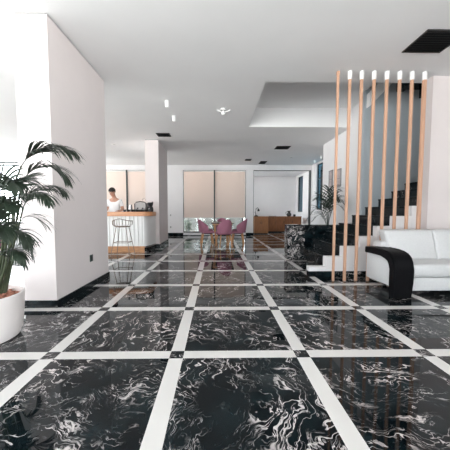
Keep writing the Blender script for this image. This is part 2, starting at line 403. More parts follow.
shrub(-1.42, 13.1, .66, .26, 'low green shrub outside the window, close to the bar pillar wall')
shrub(-0.72, 13.3, .72, .32, 'green shrub outside the window, behind the chairs facing the doorway')
shrub(-0.15, 13.5, .60, .28, 'small shrub outside the window, behind the mullion')

# ------------------------------------------------------------------ ceiling fittings
def vent(x0, x1, y0, y1, label, slats=7):
    t = thing('ceiling_vent', label, 'vent', ((x0 + x1) / 2, (y0 + y1) / 2, CEIL), 0, 'black ceiling vents')
    w, d = (x1 - x0) / 2, (y1 - y0) / 2; f = .02
    b = boxes(((-w, -d, -.012), (w, -d + f, 0)), ((-w, d - f, -.012), (w, d, 0)), ((-w, -d + f, -.012), (-w + f, d - f, 0)), ((w - f, -d + f, -.012), (w, d - f, 0)))
    obj('vent_frame', b, 'black', t, False)
    obj('vent_backing', boxes(((-w + f, -d + f, -.002), (w - f, d - f, 0))), 'black', t, False)
    b = nb()
    for k in range(slats):
        y = -d + f + (k + .5) * (2 * d - 2 * f) / slats
        box(b, (-w + f, y - .012, -.011), (w - f, y + .012, -.008), rot=Matrix.Rotation(R(25), 3, 'X'))
    obj('louvre', b, 'blackmetal', t, False)
vent(2.495, 3.01, 3.18, 3.62, 'large black louvred air vent in the ceiling in front of the timber pole screen', 9)
vent(1.98, 2.44, 8.66, 9.07, 'black ceiling vent before the doorway, largest of the far group')
vent(1.88, 2.16, 11.2, 11.82, 'black ceiling vent directly above the doorway header')
vent(1.19, 1.44, 10.75, 11.1, 'small black ceiling vent above the blind beside the doorway')
vent(-1.65, -1.28, 7.3, 7.62, 'black ceiling vent just in front of the bar pillar')
def can_light(x, y, label, s=1.0):
    t = thing('ceiling_spotlight', label, 'spotlight', (x, y, CEIL), 0, 'white ceiling spotlights')
    b = nb(); lathe(b, [(.045, -.006), (.045, 0)], 20); obj('mounting_plate', b, 'white', t)
    b = nb(); lathe(b, [(.036 * s, -.125), (.040 * s, -.12), (.040 * s, -.006)], 20); obj('lamp_body', b, 'white', t)
    b = nb(); lathe(b, [(.030 * s, -.128), (.030 * s, -.1255)], 20); obj('lens', b, 'lens', t)
    return t
can_light(-0.955, 5.23, 'white cylinder spotlight in the middle of the ceiling, the nearer of the close pair')
can_light(-0.947, 6.02, 'white cylinder spotlight, second of the close pair, nearer the bar pillar')
can_light(4.09, 10.95, 'white ceiling spotlight at the tall teal window, further from the stairs')
can_light(4.02, 10.1, 'white ceiling spotlight at the tall teal window, nearer the stairs')
can_light(2.2, 13.0, 'small spotlight on the next room ceiling, above the tall cabinet', .8)
can_light(3.05, 13.0, 'small spotlight on the next room ceiling, middle of three', .8)
can_light(4.0, 13.0, 'small spotlight on the next room ceiling, nearest the teal window', .8)
t = thing('twin_spotlight', 'white ceiling fitting with two small arms, alone above the aisle', 'spotlight', (0.152, 5.61, CEIL))
b = nb(); lathe(b, [(.05, -.02), (.055, -.012), (.055, 0)], 20); obj('mounting_plate', b, 'white', t)
b = nb(); tube(b, [(0, 0, -.01), (0, 0, -.06)], .014, 10); obj('stem', b, 'white', t)
b = nb(); ball(b, (0.0, 0, -.09), .045, 1, 1, .9); obj('lamp_head', b, 'white', t)
for s in (-1, 1):
    b = nb(); tube(b, [(s * .03, 0, -.06), (s * .09, 0, -.045), (s * .14, -.02, -.03)], [.010, .009, .016], 8); obj('arm', b, 'white', t)
def ring_light(x, y, label):
    t = thing('recessed_downlight', label, 'downlight', (x, y, CEIL), 0, 'recessed ceiling downlights')
    b = nb(); lathe(b, [(.085, 0), (.085, -.012), (.06, -.014), (.055, -.003)], 24); obj('trim_ring', b, 'white', t)
    b = nb(); lathe(b, [(.05, -.006), (.05, -.001)], 20); obj('lens', b, 'chrome', t)
ring_light(2.95, 10.4, 'round recessed downlight near the doorway, between the vent and the window')
ring_light(-3.25, 8.55, 'round recessed downlight over the bar counter')
t = thing('smoke_detector', 'tiny round smoke detector on the ceiling beside the near pillar head', 'detector', (-2.33, 2.88, CEIL))
b = nb(); lathe(b, [(.012, -.028), (.022, -.022), (.026, 0)], 20); obj('detector_body', b, 'white', t)
b = nb(); lathe(b, [(.006, -.031), (.006, -.028)], 12); obj('indicator', b, 'black', t)

t = thing('wall_socket', 'dark green socket plate low on the side of the near pillar', 'socket', (-1.835, 3.835, .425))
b = nb(); box(b, (0, -.045, -.05), (.008, .045, .05), .003); obj('cover_plate', b, 'darkgreen', t)
b = nb(); box(b, (.0081, -.025, -.025), (.011, .025, .025), .002); obj('socket_insert', b, 'black', t)
for z, lab in ((.95, 'upper switch plate on the white wall beside the bar pillar'), (.40, 'lower socket plate on the white wall beside the bar pillar')):
    t = thing('switch_plate', lab, 'switch', (-2.12, BY, z), 0, 'wall plates beside the bar pillar')
    b = nb(); box(b, (-.05, -.008, -.05), (.05, 0, .05), .003); obj('cover_plate', b, 'white', t)
    b = nb(); box(b, (-.03, -.014, -.035), (.03, -.0081, .035), .002); obj('rocker', b, 'seam', t)
def picture(y0, y1, z0, z1, label):
    t = thing('wall_picture', label, 'picture', (3.44, (y0 + y1) / 2, z0), 0, 'pictures by the stairs')
    w = (y1 - y0) / 2; h = z1 - z0
    obj('picture_frame', boxes(((-.03, -w, 0), (0, -w + .03, h)), ((-.03, w - .03, 0), (0, w, h)), ((-.03, -w, 0), (0, w, .03)), ((-.03, -w, h - .03), (0, w, h)), ((-.03, -w, h * .45), (0, w, h * .45 + .02))), 'seam', t, False)
    obj('picture_print', boxes(((-.015, -w + .03, .03), (-.002, w - .03, h - .03))), 'picture', t, False)
picture(7.74, 7.98, 1.84, 2.34, 'narrow framed picture on the wall above the far palm, further one')
picture(7.22, 7.62, 1.80, 2.30, 'wider framed picture on the wall above the far palm, nearer one')

# ------------------------------------------------------------------ stairs
RUN, RISE, SX, SY0, SY1 = 0.287, 0.1725, 1.57, 4.38, 5.755
NST = 15
st = thing('staircase', 'straight flight of black stone steps with white stepped side behind the timber poles', 'staircase', (SX, SY0, 0))
def off(bm, root):
    bmesh.ops.translate(bm, verts=bm.verts, vec=-Vector(root.location)); return bm
side_t = 0.12
for k in range(NST):
    x0 = SX + RUN * k; z1 = RISE * (k + 1)
    b = nb()
    x1 = x0 + RUN if k < NST - 1 else 6.4
    if k == 0:
        prism(b, [(x0 + .02, SY0 + side_t), (x0 + RUN + .03, SY1 - .35), (x0 + RUN + .03, SY0 + side_t)], 'z', z1 - RISE, z1)
    else:
        box(b, (x0, SY0 + side_t, z1 - RISE), (x1 + .02, SY1, z1 - .03))
        box(b, (x0 - .015, SY0 + side_t, z1 - .03), (x1, SY1, z1), .006, 1)
    obj('step', off(b, st), 'stepstone', st, False)
poly = [(SX, 0.095)]
for k in range(NST):
    x0 = SX + RUN * k
    poly += [(x0, RISE * (k + 1) - .003), (x0 + RUN, RISE * (k + 1) - .003)]
xe = SX + RUN * NST
poly += [(xe, max(.095, RISE * NST - 0.9))] if False else [(xe, 0.095)]
b = nb(); prism(b, poly, 'y', SY0, SY0 + side_t); obj('side_panel', off(b, st), 'wall', st, False)
b = nb(); box(b, (SX + .005, SY0 - .004, 0), (3.44, SY0 + side_t, .095)); obj('skirting', off(b, st), 'marble', st, False)
# upper flight: its sloping white string and black stone steps under the void
b = nb(); prism(b, [(3.245, 3.335), (3.245, 3.62), (3.66, 4.09), (3.98, 4.09)], 'y', 5.62, 5.757); obj('upper_string', off(b, st), 'white', st, False)
b = boxes(((3.88, 5.0, 3.68), (4.02, 5.75, 4.1)), ((4.02, 5.0, 3.73), (4.38, 5.75, 4.1)), ((4.38, 5.0, 3.55), (6.4, 5.75, 4.1)))
obj('upper_flight', off(b, st), 'stepstone', st, False)

# low marble wall beyond the stairs
lw = thing('marble_wall', 'low black marble wall with white veined end, behind the stairs in front of the palm', 'low wall', (1.66, 6.06, 0))
b = nb(); box(b, (0, 0, 0), (.40, .26, .775)); obj('veined_end', b, 'palemarble', lw, False)['label'] = 'heavily white veined marble end'
b = nb(); box(b, (.40, .004, 0), (1.60, .26, .775)); obj('wall_panel', b, 'marble', lw, False)
b = nb(); box(b, (-.006, -.01, .775), (1.60, .27, .80), .004, 1); obj('coping', b, 'marble', lw, False)

# ------------------------------------------------------------------ timber poles
PX = [1.87, 2.052, 2.235, 2.428, 2.628, 2.825, 3.018, 3.213]
words = ['first pole of the screen, slim and capless, furthest from the white wall', 'second pole of the screen, white cap, beside the capless pole', 'third pole of the screen, counted from the capless one',
         'fourth pole of the screen, landing just behind the sofa arm', 'fifth pole of the screen, rising behind the black sofa arm', 'sixth pole of the screen, third from the white wall', 'seventh pole of the screen, second from the white wall', 'last pole of the screen, broad, next to the white wall edge']
for k, x in enumerate(PX):
    t = thing('timber_pole', 'peach timber ' + words[k], 'pole', (x, 4.12, 0), 0, 'timber poles of the stair screen')
    hw = .017 if k == 0 else (.0235 if k == 7 else .0195)
    top = CEIL - .002 if k == 0 else CEIL - .11
    b = nb(); box(b, (-hw, -hw, 0), (hw, hw, top), .004, 1); obj('shaft', b, 'polewood', t, False)
    b = nb()
    if k: lathe(b, [(.030, top - .01), (.032, top - .004), (.032, CEIL)], 20)
    else: box(b, (-hw - .003, -hw - .003, CEIL - .05), (hw + .003, hw + .003, CEIL), .002, 1)
    obj('ceiling_cap', b, 'white' if k else 'polewood', t)

# ------------------------------------------------------------------ sofa
so = thing('sofa', 'white leather sofa with curved black arm standing before the timber pole screen', 'sofa', (3.6, 3.6, 0))
def W(bm): return off(bm, so)
def arm(x0, x1, name):
    b = nb()
    outer = [(3.90, .585)]; 
    for y, z in ((3.7, .592), (3.52, .592), (3.40, .58), (3.33, .558), (3.275, .52), (3.245, .46), (3.235, .36), (3.24, .2), (3.255, 0.0)): outer.append((y, z))
    inner = [(3.33, 0.0), (3.325, .2), (3.325, .36), (3.335, .43), (3.36, .47), (3.42, .495), (3.52, .505), (3.7, .505), (3.90, .495)]
    n = len(outer)
    prism(b, outer + inner, 'x', x0, x1)
    es = [e for e in b.edges if abs(e.verts[0].co.x - e.verts[1].co.x) < 1e-6]
    bmesh.ops.bevel(b, geom=es, offset=.012, segments=2, affect='EDGES')
    a = obj(name, W(b), 'blackleather', so, True, 60)
    b = nb(); 
    for xx in (x0 + .016, x1 - .016):
        tube(b, [(xx, y - (.003 if z < .5 else 0), z + .003) for y, z in outer[1:]], .004, 6)
    obj('arm_piping', W(b), 'blackleather', a if False else so)
    b = nb(); box(b, (x0 + .03, 3.328, .125), (x1 - .02, 3.90, .507), .015); p = obj('arm_panel', W(b), 'leather', so); p['label'] = 'white leather arm side panel'
arm(2.24, 2.50, 'arm'); arm(4.63, 4.915, 'arm')
b = nb(); box(b, (2.48, 3.32, .07), (4.65, 4.0, .25), .02); obj('base', W(b), 'leather', so)
b = nb(); box(b, (2.44, 3.82, .08), (4.72, 4.055, .66), .04, 3); obj('back_frame', W(b), 'leather', so)
for k in range(3):
    x0 = 2.52 + k * .70; x1 = x0 + .697; u0 = 2.555 + k * .668; u1 = u0 + .666
    b = nb(); box(b, (x0, 3.28, .255), (x1, 3.86, .425), .045, 4)
    for v in b.verts:
        if v.co.z > .38: v.co.z += .018 * math.cos((v.co.x - (x0 + x1) / 2) / .7 * math.pi) * math.cos((v.co.y - 3.57) / .6 * math.pi * .9)
    obj('seat_cushion', W(b), 'leather', so)
    b = nb(); box(b, (u0, 3.72, .38), (u1, 3.90, .835), .035, 4)
    bmesh.ops.subdivide_edges(b, edges=[e for e in b.edges if e.calc_length() > .2], cuts=4, use_grid_fill=True)
    cx = (u0 + u1) / 2
    for v in b.verts:
        u = (v.co.x - cx) / .35; w = (v.co.z - .62) / .22
        if v.co.y < 3.8: v.co.y -= .03 * max(0, 1 - u * u) * max(0, 1 - w * w)
        v.co.y += (v.co.z - .40) * .30
        v.co.x += (-.055 if k == 0 and u < -.5 else 0) * (v.co.z - .4) / .43 * 1.0
    obj('back_cushion', W(b), 'leather', so)
for x in (2.6, 4.55):
    for y in (3.45, 3.95):
        b = nb(); lathe(b, [(.022, 0), (.026, .085)], 14, (x, y, 0)); obj('foot', W(b), 'blackmetal', so)

# ------------------------------------------------------------------ palms
def catmull(P, n):
    P = [Vector(p) for p in P]; P = [P[0] * 2 - P[1]] + P + [P[-1] * 2 - P[-2]]
    out = []
    m = len(P) - 3
    for i in range(n + 1):
        u = i / n * m; k = min(int(u), m - 1); t = u - k
        a, b2, c, d = P[k:k + 4]
        out.append(0.5 * ((2 * b2) + (c - a) * t + (2 * a - 5 * b2 + 4 * c - d) * t * t + (3 * b2 - a - 3 * c + d) * t ** 3))
    return out
def frond(bm, ctrl, leaf_len, n=26, start=.38, width=.011, droop=1.0, spread=.9, rs=.006, lift=.23):
    pts = catmull(ctrl, 48)
    m = len(pts)
    tube(bm, pts[::3], [rs * (1 - .8 * i / 16) for i in range(len(pts[::3]))], 6)
    for i in range(n):
        t = start + (1 - start) * (i + .3) / n
        idx = min(int(t * (m - 1)), m - 2)
        p = pts[idx].lerp(pts[idx + 1], t * (m - 1) - idx)
        tan = (pts[idx + 1] - pts[max(idx - 1, 0)]).normalized()
        side = tan.cross(Vector((0, 0, 1)))
        side = side.normalized() if side.length > 1e-3 else Vector((1, 0, 0))
        up = side.cross(tan).normalized()
        q = (t - start) / (1 - start)
        ll = leaf_len * (.55 + .55 * math.sin(math.pi * min(1, q * 1.05 + .12))) * (1 - .35 * q) * random.uniform(.85, 1.1)
        for s in (-1, 1):
            d = (tan * (.62 + .5 * q) + side * s * spread * (1 - .35 * q) + up * (lift + random.uniform(-.11, .11))).normalized()
            prev = None; c = p.copy(); seg = 6; dd = d.copy()
            wv = dd.cross(up).normalized()
            for j in range(seg + 1):
                f = j / seg
                w = width * (math.sin(math.pi * min(1, f * .85 + .15)) ** .7) * (1 if f < 1 else .05)
                wj = dd.cross(up); wj = wj.normalized() if wj.length > 1e-3 else wv
                fold = up * (.25 * w)
                a1 = bm.verts.new(c + wj * w + fold); a2 = bm.verts.new(c); a3 = bm.verts.new(c - wj * w + fold)
                if prev:
                    bm.faces.new((prev[0], prev[1], a2, a1)); bm.faces.new((prev[1], prev[2], a3, a2))
                prev = (a1, a2, a3)
                dd = (dd + Vector((0, 0, -.16 * droop)) * (.5 + f)).normalized()
                c = c + dd * (ll / seg)

pot = thing('plant_pot', 'large white rounded pot on the floor in front of the near pillar', 'pot', (-2.02, 2.24, 0))
b = nb(); lathe(b, [(.235, 0), (.26, .015), (.278, .07), (.290, .15), (.298, .26), (.303, .39), (.299, .395), (.288, .393), (.284, .33), (.274, .325)], 48, cap=False)
b.faces.new([v for v in b.verts if abs(v.co.z) < 1e-6][::-1]); obj('pot_body', b, 'pot', pot)
b = nb(); lathe(b, [(.272, .327), (.272, .345), (.2, .355), (.05, .36)], 40)
bmesh.ops.triangulate(b, faces=b.faces)
for k in range(260):
    an = random.uniform(0, 6.283); rr = .262 * math.sqrt(random.random()); q = random.uniform(.010, .019)
    ball(b, (rr * math.cos(an), rr * math.sin(an), .352 + random.uniform(0, .01)), q, 1.2, 1, .7, 6, 4)
g = obj('pebble_cover', b, 'pebble', pot); g['kind'] = 'stuff'; g['label'] = 'terracotta pebbles'
palm = thing('potted_palm', 'tall kentia palm with arching dark green fronds growing from the white pot', 'palm', (-2.02, 2.24, .40))
def pw(*P): return [Vector(p) - Vector((-2.02, 2.24, .40)) for p in P]
# fronds the photo shows: stalk from the pot, then arching out over the near pillar
FR = [   # stalk base, rise and arch of every frond, leaflet length, leaflets, where they start, width, droop, spread
    (pw((-1.84, 2.26, .40), (-1.70, 2.22, 1.00), (-1.63, 2.18, 1.36), (-1.48, 2.12, 1.54), (-1.27, 2.06, 1.60), (-1.08, 2.00, 1.56)), .34, 38, .56, .0095, 1.15, .30),
    (pw((-1.84, 2.26, .40), (-1.73, 2.28, .96), (-1.68, 2.30, 1.19), (-1.55, 2.30, 1.30), (-1.41, 2.30, 1.32), (-1.32, 2.28, 1.28)), .27, 28, .42, .008, 1.3, .45),
    (pw((-1.85, 2.24, .40), (-1.67, 2.22, .95), (-1.56, 2.16, 1.16), (-1.44, 2.10, 1.24), (-1.34, 2.05, 1.24), (-1.26, 2.00, 1.18)), .22, 26, .42, .008, 1.3, .5),
    (pw((-1.84, 2.26, .40), (-1.76, 2.30, .86), (-1.71, 2.32, 1.03), (-1.63, 2.34, 1.06), (-1.53, 2.35, 1.00)), .24, 8, .55, .007, 1.0, .4),
    (pw((-1.86, 2.22, .40), (-1.69, 2.16, .82), (-1.60, 2.10, .94), (-1.50, 2.05, .94), (-1.42, 2.00, .84)), .20, 14, .4, .009, 1.1, .6),
    (pw((-1.86, 2.20, .40), (-1.71, 2.14, .69), (-1.62, 2.08, .80), (-1.52, 2.02, .79), (-1.45, 1.98, .71)), .17, 16, .3, .009, 1.2, .6),
    (pw((-1.84, 2.28, .40), (-1.80, 2.34, .72), (-1.77, 2.38, .82), (-1.73, 2.42, .78), (-1.71, 2.45, .67)), .18, 16, .3, .009, 1.2, .6),
    (pw((-1.88, 2.24, .40), (-1.75, 2.20, .99), (-1.72, 2.15, 1.32), (-1.76, 2.10, 1.44), (-1.86, 2.05, 1.42)), .28, 24, .45, .011, 1.0, .7),
    (pw((-1.86, 2.24, .40), (-1.66, 2.12, 1.04), (-1.56, 2.02, 1.28), (-1.48, 1.95, 1.33), (-1.40, 1.88, 1.26)), .22, 20, .45, .010, 1.1, .6),
    (pw((-1.90, 2.24, .40), (-1.92, 2.30, 1.01), (-2.00, 2.36, 1.28), (-2.13, 2.40, 1.39), (-2.36, 2.44, 1.28)), .30, 26, .45, .011, 1.0, .7),
    (pw((-1.88, 2.22, .40), (-1.74, 2.15, .86), (-1.71, 2.08, 1.05), (-1.70, 2.00, 1.13), (-1.74, 1.94, 1.06)), .24, 22, .4, .010, 1.1, .7),
    (pw((-1.88, 2.20, .40), (-1.71, 2.10, .80), (-1.64, 2.02, .96), (-1.57, 1.95, 1.00), (-1.48, 1.88, .92)), .20, 20, .4, .010, 1.1, .6),
    (pw((-1.86, 2.28, .40), (-1.82, 2.36, 1.03), (-1.84, 2.44, 1.30), (-1.81, 2.50, 1.39), (-1.72, 2.56, 1.36)), .26, 22, .45, .010, 1.0, .6),
    (pw((-1.87, 2.24, .40), (-1.73, 2.18, .91), (-1.68, 2.10, 1.13), (-1.60, 2.04, 1.20), (-1.50, 1.98, 1.12)), .20, 20, .45, .010, 1.1, .6),
    (pw((-1.88, 2.20, .40), (-1.76, 2.12, .75), (-1.74, 2.05, .90), (-1.75, 1.98, .94), (-1.79, 1.92, .85)), .20, 20, .35, .010, 1.2, .7),
    (pw((-2.08, 2.26, .40), (-2.20, 2.22, .95), (-2.36, 2.16, 1.30), (-2.60, 2.10, 1.38), (-2.84, 2.04, 1.20)), .30, 26, .45, .011, 1.0, .7),
    (pw((-2.06, 2.20, .40), (-2.16, 2.04, .80), (-2.28, 1.86, 1.08), (-2.42, 1.70, 1.10), (-2.54, 1.52, .92)), .28, 24, .4, .011, 1.1, .7),
    (pw((-2.06, 2.30, .40), (-2.14, 2.42, .85), (-2.22, 2.54, 1.20), (-2.34, 2.66, 1.30), (-2.50, 2.76, 1.14)), .28, 22, .4, .010, 1.0, .7),
    (pw((-1.84, 2.27, .40), (-1.71, 2.26, 1.00), (-1.64, 2.25, 1.33), (-1.52, 2.24, 1.46), (-1.36, 2.22, 1.47), (-1.24, 2.20, 1.38)), .30, 26, .5, .0095, 1.3, .35),
]
for c, ll, n, s0, wd, dr, sp in FR:
    b = nb(); frond(b, c, ll * 1.12, n, s0, wd * .82, dr * 1.25, sp * .8, .006, .04); fo = obj('frond', b, 'leaf', palm, True, 80)
    pts = catmull(c, 30)[:int(30 * s0)]
    b = nb(); tube(b, pts, [.0095 - .003 * i / len(pts) for i in range(len(pts))], 6); obj('stalk', b, 'stem', fo)
b = nb()
for k in range(4): tube(b, [(.05 * math.cos(k * 1.7), .05 * math.sin(k * 1.7), -.005), (.04 * math.cos(k * 1.7), .04 * math.sin(k * 1.7), .28)], [.018, .011], 8)
obj('stem', b, 'stem', palm)

fx, fy = 2.93, 6.85
fpot = thing('plant_pot', 'dark pot behind the low marble wall, mostly hidden', 'pot', (fx, fy, 0))
b = nb(); lathe(b, [(.17, 0), (.2, .03), (.23, .50), (.235, .555), (.215, .555), (.205, .52), (.02, .52)], 32); obj('pot_body', b, 'black', fpot)
b = nb(); lathe(b, [(.2, .521), (.2, .55), (.05, .565)], 24); obj('soil', b, 'pebble', fpot)
fpalm = thing('potted_palm', 'dark leafy palm behind the stairs, above the low marble wall', 'palm', (fx, fy, .575))
for az, ln, hgt, dr in ((183, .56, .66, .32), (200, .46, .98, .14), (238, .50, .84, .2), (280, .40, 1.05, .2), (315, .48, .9, .28), (342, .40, .76, .2), (20, .36, 1.0, .2), (255, .26, 1.14, .06), (325, .30, 1.16, .08), (172, .40, .48, .2)):
    a = R(az); d = Vector((math.cos(a), math.sin(a), 0))
    b = nb(); frond(b, [(0, 0, 0), d * ln * .15 + Vector((0, 0, hgt * .55)), d * ln * .5 + Vector((0, 0, hgt * .95)), d * ln + Vector((0, 0, hgt - dr))], .31, 13, .35, .011, 1.0, .7, .007)
    obj('frond', b, 'leafdark', fpalm, True, 80)

# ------------------------------------------------------------------ bar
bar = thing('bar_counter', 'white ribbed bar counter with wood top and dark wood plinth beside the bar pillar', 'bar', (-3.4, 7.1, 0))
def Bw(bm): return off(bm, bar)
body = [(-4.9, 7.12), (-1.96, 7.12), (-1.93, 7.14), (-1.89, 7.22), (-1.86, 7.36), (-1.84, 7.55), (-1.83, 7.93), (-1.95, 7.93), (-2.0, 7.72), (-4.9, 7.66)]
b = nb(); prism(b, body, 'z', .17, .99); obj('bar_body', Bw(b), 'white', bar, True, 30)
b = nb()
x = -4.88
while x < -1.97:
    tube(b, [(x, 7.118, .18), (x, 7.118, .985)], .020, 6); x += .11
obj('ribbed_panel', Bw(b), 'white', bar)
b = nb(); prism(b, [(-4.9, 7.10), (-1.95, 7.10), (-1.95, 7.2), (-4.9, 7.2)], 'z', 0, .17); obj('timber_plinth', Bw(b), 'plinthwood', bar, False)
b = nb(); prism(b, [(-1.95, 7.10), (-1.92, 7.12), (-1.875, 7.21), (-1.845, 7.35), (-1.825, 7.55), (-1.815, 7.93), (-1.95, 7.93)], 'z', 0, .13); obj('stone_plinth', Bw(b), 'marble', bar, False)
top = [(-4.95, 6.98), (-1.96, 6.98), (-1.86, 7.01), (-1.79, 7.08), (-1.75, 7.2), (-1.745, 7.35), (-1.75, 7.6), (-1.77, 7.74), (-4.95, 7.74)]
b = nb(); prism(b, top, 'z', .99, 1.105); bmesh.ops.bevel(b, geom=[e for e in b.edges if abs(e.verts[0].co.z - e.verts[1].co.z) < 1e-6], offset=.008, segments=2, affect='EDGES')
obj('wood_top', Bw(b), 'counterwood', bar, True, 30)
CT = 1.105
# coffee machine: dark arched frame round a steel panel, on a black drip base
cm = thing('coffee_machine', 'low steel coffee machine with black arched frame on the bar top', 'coffee machine', (-2.12, 7.42, CT))
b = nb(); box(b, (-.18, -.14, 0), (.145, .16, .06), .01); obj('drip_base', b, 'black', cm)
b = nb(); prism(b, [(-.15, .06), (-.15, .22), (-.11, .26), (0, .28), (.11, .265), (.15, .23), (.15, .06)], 'y', -.05, .15); obj('machine_body', b, 'machine', cm, True, 30)
b = nb(); tube(b, [(-.155, -.06, .06), (-.155, -.06, .22), (-.115, -.06, .265), (0, -.06, .285), (.115, -.06, .27), (.155, -.06, .235), (.155, -.06, .06)], .012, 8); obj('arched_frame', b, 'black', cm)
for s in (-.07, .07):
    b = nb(); tube(b, [(s, -.05, .10), (s, -.09, .10)], .018, 12); tube(b, [(s, -.09, .098), (s, -.15, .075)], [.008, .010], 8); obj('filter_handle', b, 'black', cm)
b = nb(); tube(b, [(.02, .05, .28), (.04, .05, .36), (.08, .05, .38), (.12, .05, .36), (.13, .05, .25)], .005, 6); obj('wire_rail', b, 'chrome', cm)
gr = thing('coffee_grinder', 'black coffee grinder at the rounded end of the bar top', 'grinder', (-1.86, 7.42, CT))
b = nb(); lathe(b, [(.06, 0), (.082, .01), (.088, .06), (.08, .12), (.055, .15)], 20); obj('grinder_body', b, 'black', gr)
b = nb(); lathe(b, [(.045, .15), (.075, .19), (.085, .245), (.06, .26)], 20); obj('hopper', b, 'black', gr)
b = nb(); tube(b, [(.04, 0, .24), (.08, 0, .285)], [.018, .012], 8); obj('hopper_handle', b, 'black', gr)
b = nb(); tube(b, [(0, -.08, .09), (0, -.12, .085)], .014, 10); obj('spout', b, 'chrome', gr)
jug = thing('milk_jug', 'small steel milk jug beside the coffee machine on the bar top', 'jug', (-2.40, 7.38, CT))
b = nb(); lathe(b, [(.05, 0), (.055, .01), (.05, .12), (.042, .17), (.046, .20), (.040, .20), (.036, .17), (.02, .02)], 20); obj('jug_body', b, 'chrome', jug)
b = nb(); tube(b, [(-.045, 0, .17), (-.09, 0, .16), (-.09, 0, .07), (-.048, 0, .05)], .008, 8); obj('jug_handle', b, 'black', jug)
cup0 = thing('coffee_cup', 'small black cup at the jug end of the row on the bar top', 'cup', (-2.50, 7.2, CT), 0, 'small cups on the bar top')
b = nb(); lathe(b, [(.025, 0), (.036, .02), (.040, .06), (.036, .06), (.03, .02), (.01, .012)], 16); obj('cup_body', b, 'black', cup0)
b = nb(); tube(b, [(.036, 0, .05), (.058, 0, .045), (.055, 0, .02), (.034, 0, .018)], .005, 6); obj('cup_handle', b, 'black', cup0)
for x, w in ((-2.40, 'second small black cup of the row, in front of the steel jug'), (-2.29, 'third small black cup of the row on the bar top'), (-2.17, 'fourth small black cup, in front of the coffee machine'), (-2.05, 'last small black cup of the row, nearest the grinder')):
    dup(cup0, w, (x, 7.2, CT))

# wire bar stool
sto = thing('bar_stool', 'bronze wire bar stool with curved back standing at the bar front', 'stool', (-2.36, 6.62, 0))
sz = .735
b = nb(); lathe(b, [(.17, sz - .012), (.185, sz - .006), (.185, sz + .006), (.165, sz + .012)], 24); obj('seat', b, 'wire', sto)
for sx in (-1, 1):
    for sy in (-1, 1):
        b = nb(); tube(b, [(sx * .12, sy * .11, sz - .012), (sx * .235, sy * .21, 0)], .009, 8); obj('leg', b, 'wire', sto)
b = nb(); q = .45; lx, ly = .12 + .115 * .54, .11 + .10 * .54
tube(b, [(-lx, -ly, .34), (lx, -ly, .34), (lx, ly, .34), (-lx, ly, .34)], .007, 8, True); obj('footrest', b, 'wire', sto)
b = nb()
arc = []
for k in range(13):
    a = R(-200 + 220 * k / 12)
    arc.append(Vector((.24 * math.cos(a), -.22 * math.sin(a) * -1, sz + .20 - .06 * abs(math.cos(a)))))
tube(b, arc, .008, 8); obj('back_rail', b, 'wire', sto)
for k, p in enumerate(arc):
    q2 = Vector((p.x * .74, p.y * .8, sz)); mid = p.lerp(q2, .5) + Vector((p.x * .12, p.y * .12, -.02))
    b = nb(); tube(b, [p, mid, q2], .0055, 6); obj('back_wire', b, 'wire', sto)

# ------------------------------------------------------------------ dining table and chairs
tb = thing('dining_table', 'dark topped dining table with wooden legs in front of the blinds', 'table', (0.20, 9.05, 0))
b = nb(); box(b, (-.37, -.72, .725), (.37, .72, .755), .01); obj('tabletop', b, 'tabletop', tb)
b = boxes(((-.30, -.62, .68), (.30, -.58, .725)), ((-.30, .58, .68), (.30, .62, .725)), ((-.32, -.6, .68), (-.28, .6, .725)), ((.28, -.6, .68), (.32, .6, .725))); obj('apron', b, 'legwood', tb, False)
for sx in (-1, 1):
    for sy in (-1, 1):
        b = nb(); tube(b, [(sx * .26, sy * .55, .70), (sx * .20, sy * .50, 0)], [.03, .018], 12); obj('leg', b, 'legwood', tb)

def surf(bm, fn, nu, nv, th):
    """a thick curved sheet: fn(u, v) -> point, normal from differences"""
    P = [[Vector(fn(i / nu, j / nv)) for j in range(nv + 1)] for i in range(nu + 1)]
    T, B = [], []
    for i in range(nu + 1):
        a, b2 = [], []
        for j in range(nv + 1):
            du = P[min(i + 1, nu)][j] - P[max(i - 1, 0)][j]; dv = P[i][min(j + 1, nv)] - P[i][max(j - 1, 0)]
            n = du.cross(dv).normalized() * th / 2
            edge = 1 if 0 < i < nu and 0 < j < nv else .55
            a.append(bm.verts.new(P[i][j] + n * edge)); b2.append(bm.verts.new(P[i][j] - n * edge))
        T.append(a); B.append(b2)
    for i in range(nu):
        for j in range(nv):
            bm.faces.new((T[i][j], T[i + 1][j], T[i + 1][j + 1], T[i][j + 1])); bm.faces.new((B[i][j], B[i][j + 1], B[i + 1][j + 1], B[i + 1][j]))
    for i in range(nu):
        for j in (0, nv): bm.faces.new((T[i][j], B[i][j], B[i + 1][j], T[i + 1][j]))
    for j in range(nv):
        for i in (0, nu): bm.faces.new((T[i][j], T[i][j + 1], B[i][j + 1], B[i][j]))
def make_chair(label, loc, rz):
    """sits facing +y: back at -y"""
    t = thing('dining_chair', label, 'chair', loc, rz, 'pink chairs')
    b = nb(); box(b, (-.21, -.20, .40), (.21, .23, .48), .035, 3)
    obj('seat', b, 'pink', t)
    def back(u, v):
        a = R(-100 + 200 * u); hgt = .38 - .25 * abs(2 * u - 1) ** 1.7
        rx = .218 + .012 * v - .02 * v * v; ry = .225
        return (rx * math.sin(a), -.02 - ry * math.cos(a) - .06 * v * max(0, math.cos(a)), .43 + (hgt + .06) * v)
    b = nb(); surf(b, back, 20, 6, .035); obj('backrest', b, 'pink', t)
    for sx in (-1, 1):
        for sy in (-1, 1):
            b = nb(); tube(b, [(sx * .15, sy * .14, .40), (sx * .21, sy * .205, 0)], [.021, .012], 10); obj('leg', b, 'legwood', t)
    b = boxes(((-.17, -.16, .375), (.17, .16, .402))); obj('seat_frame', b, 'blackmetal', t, False)
    return t
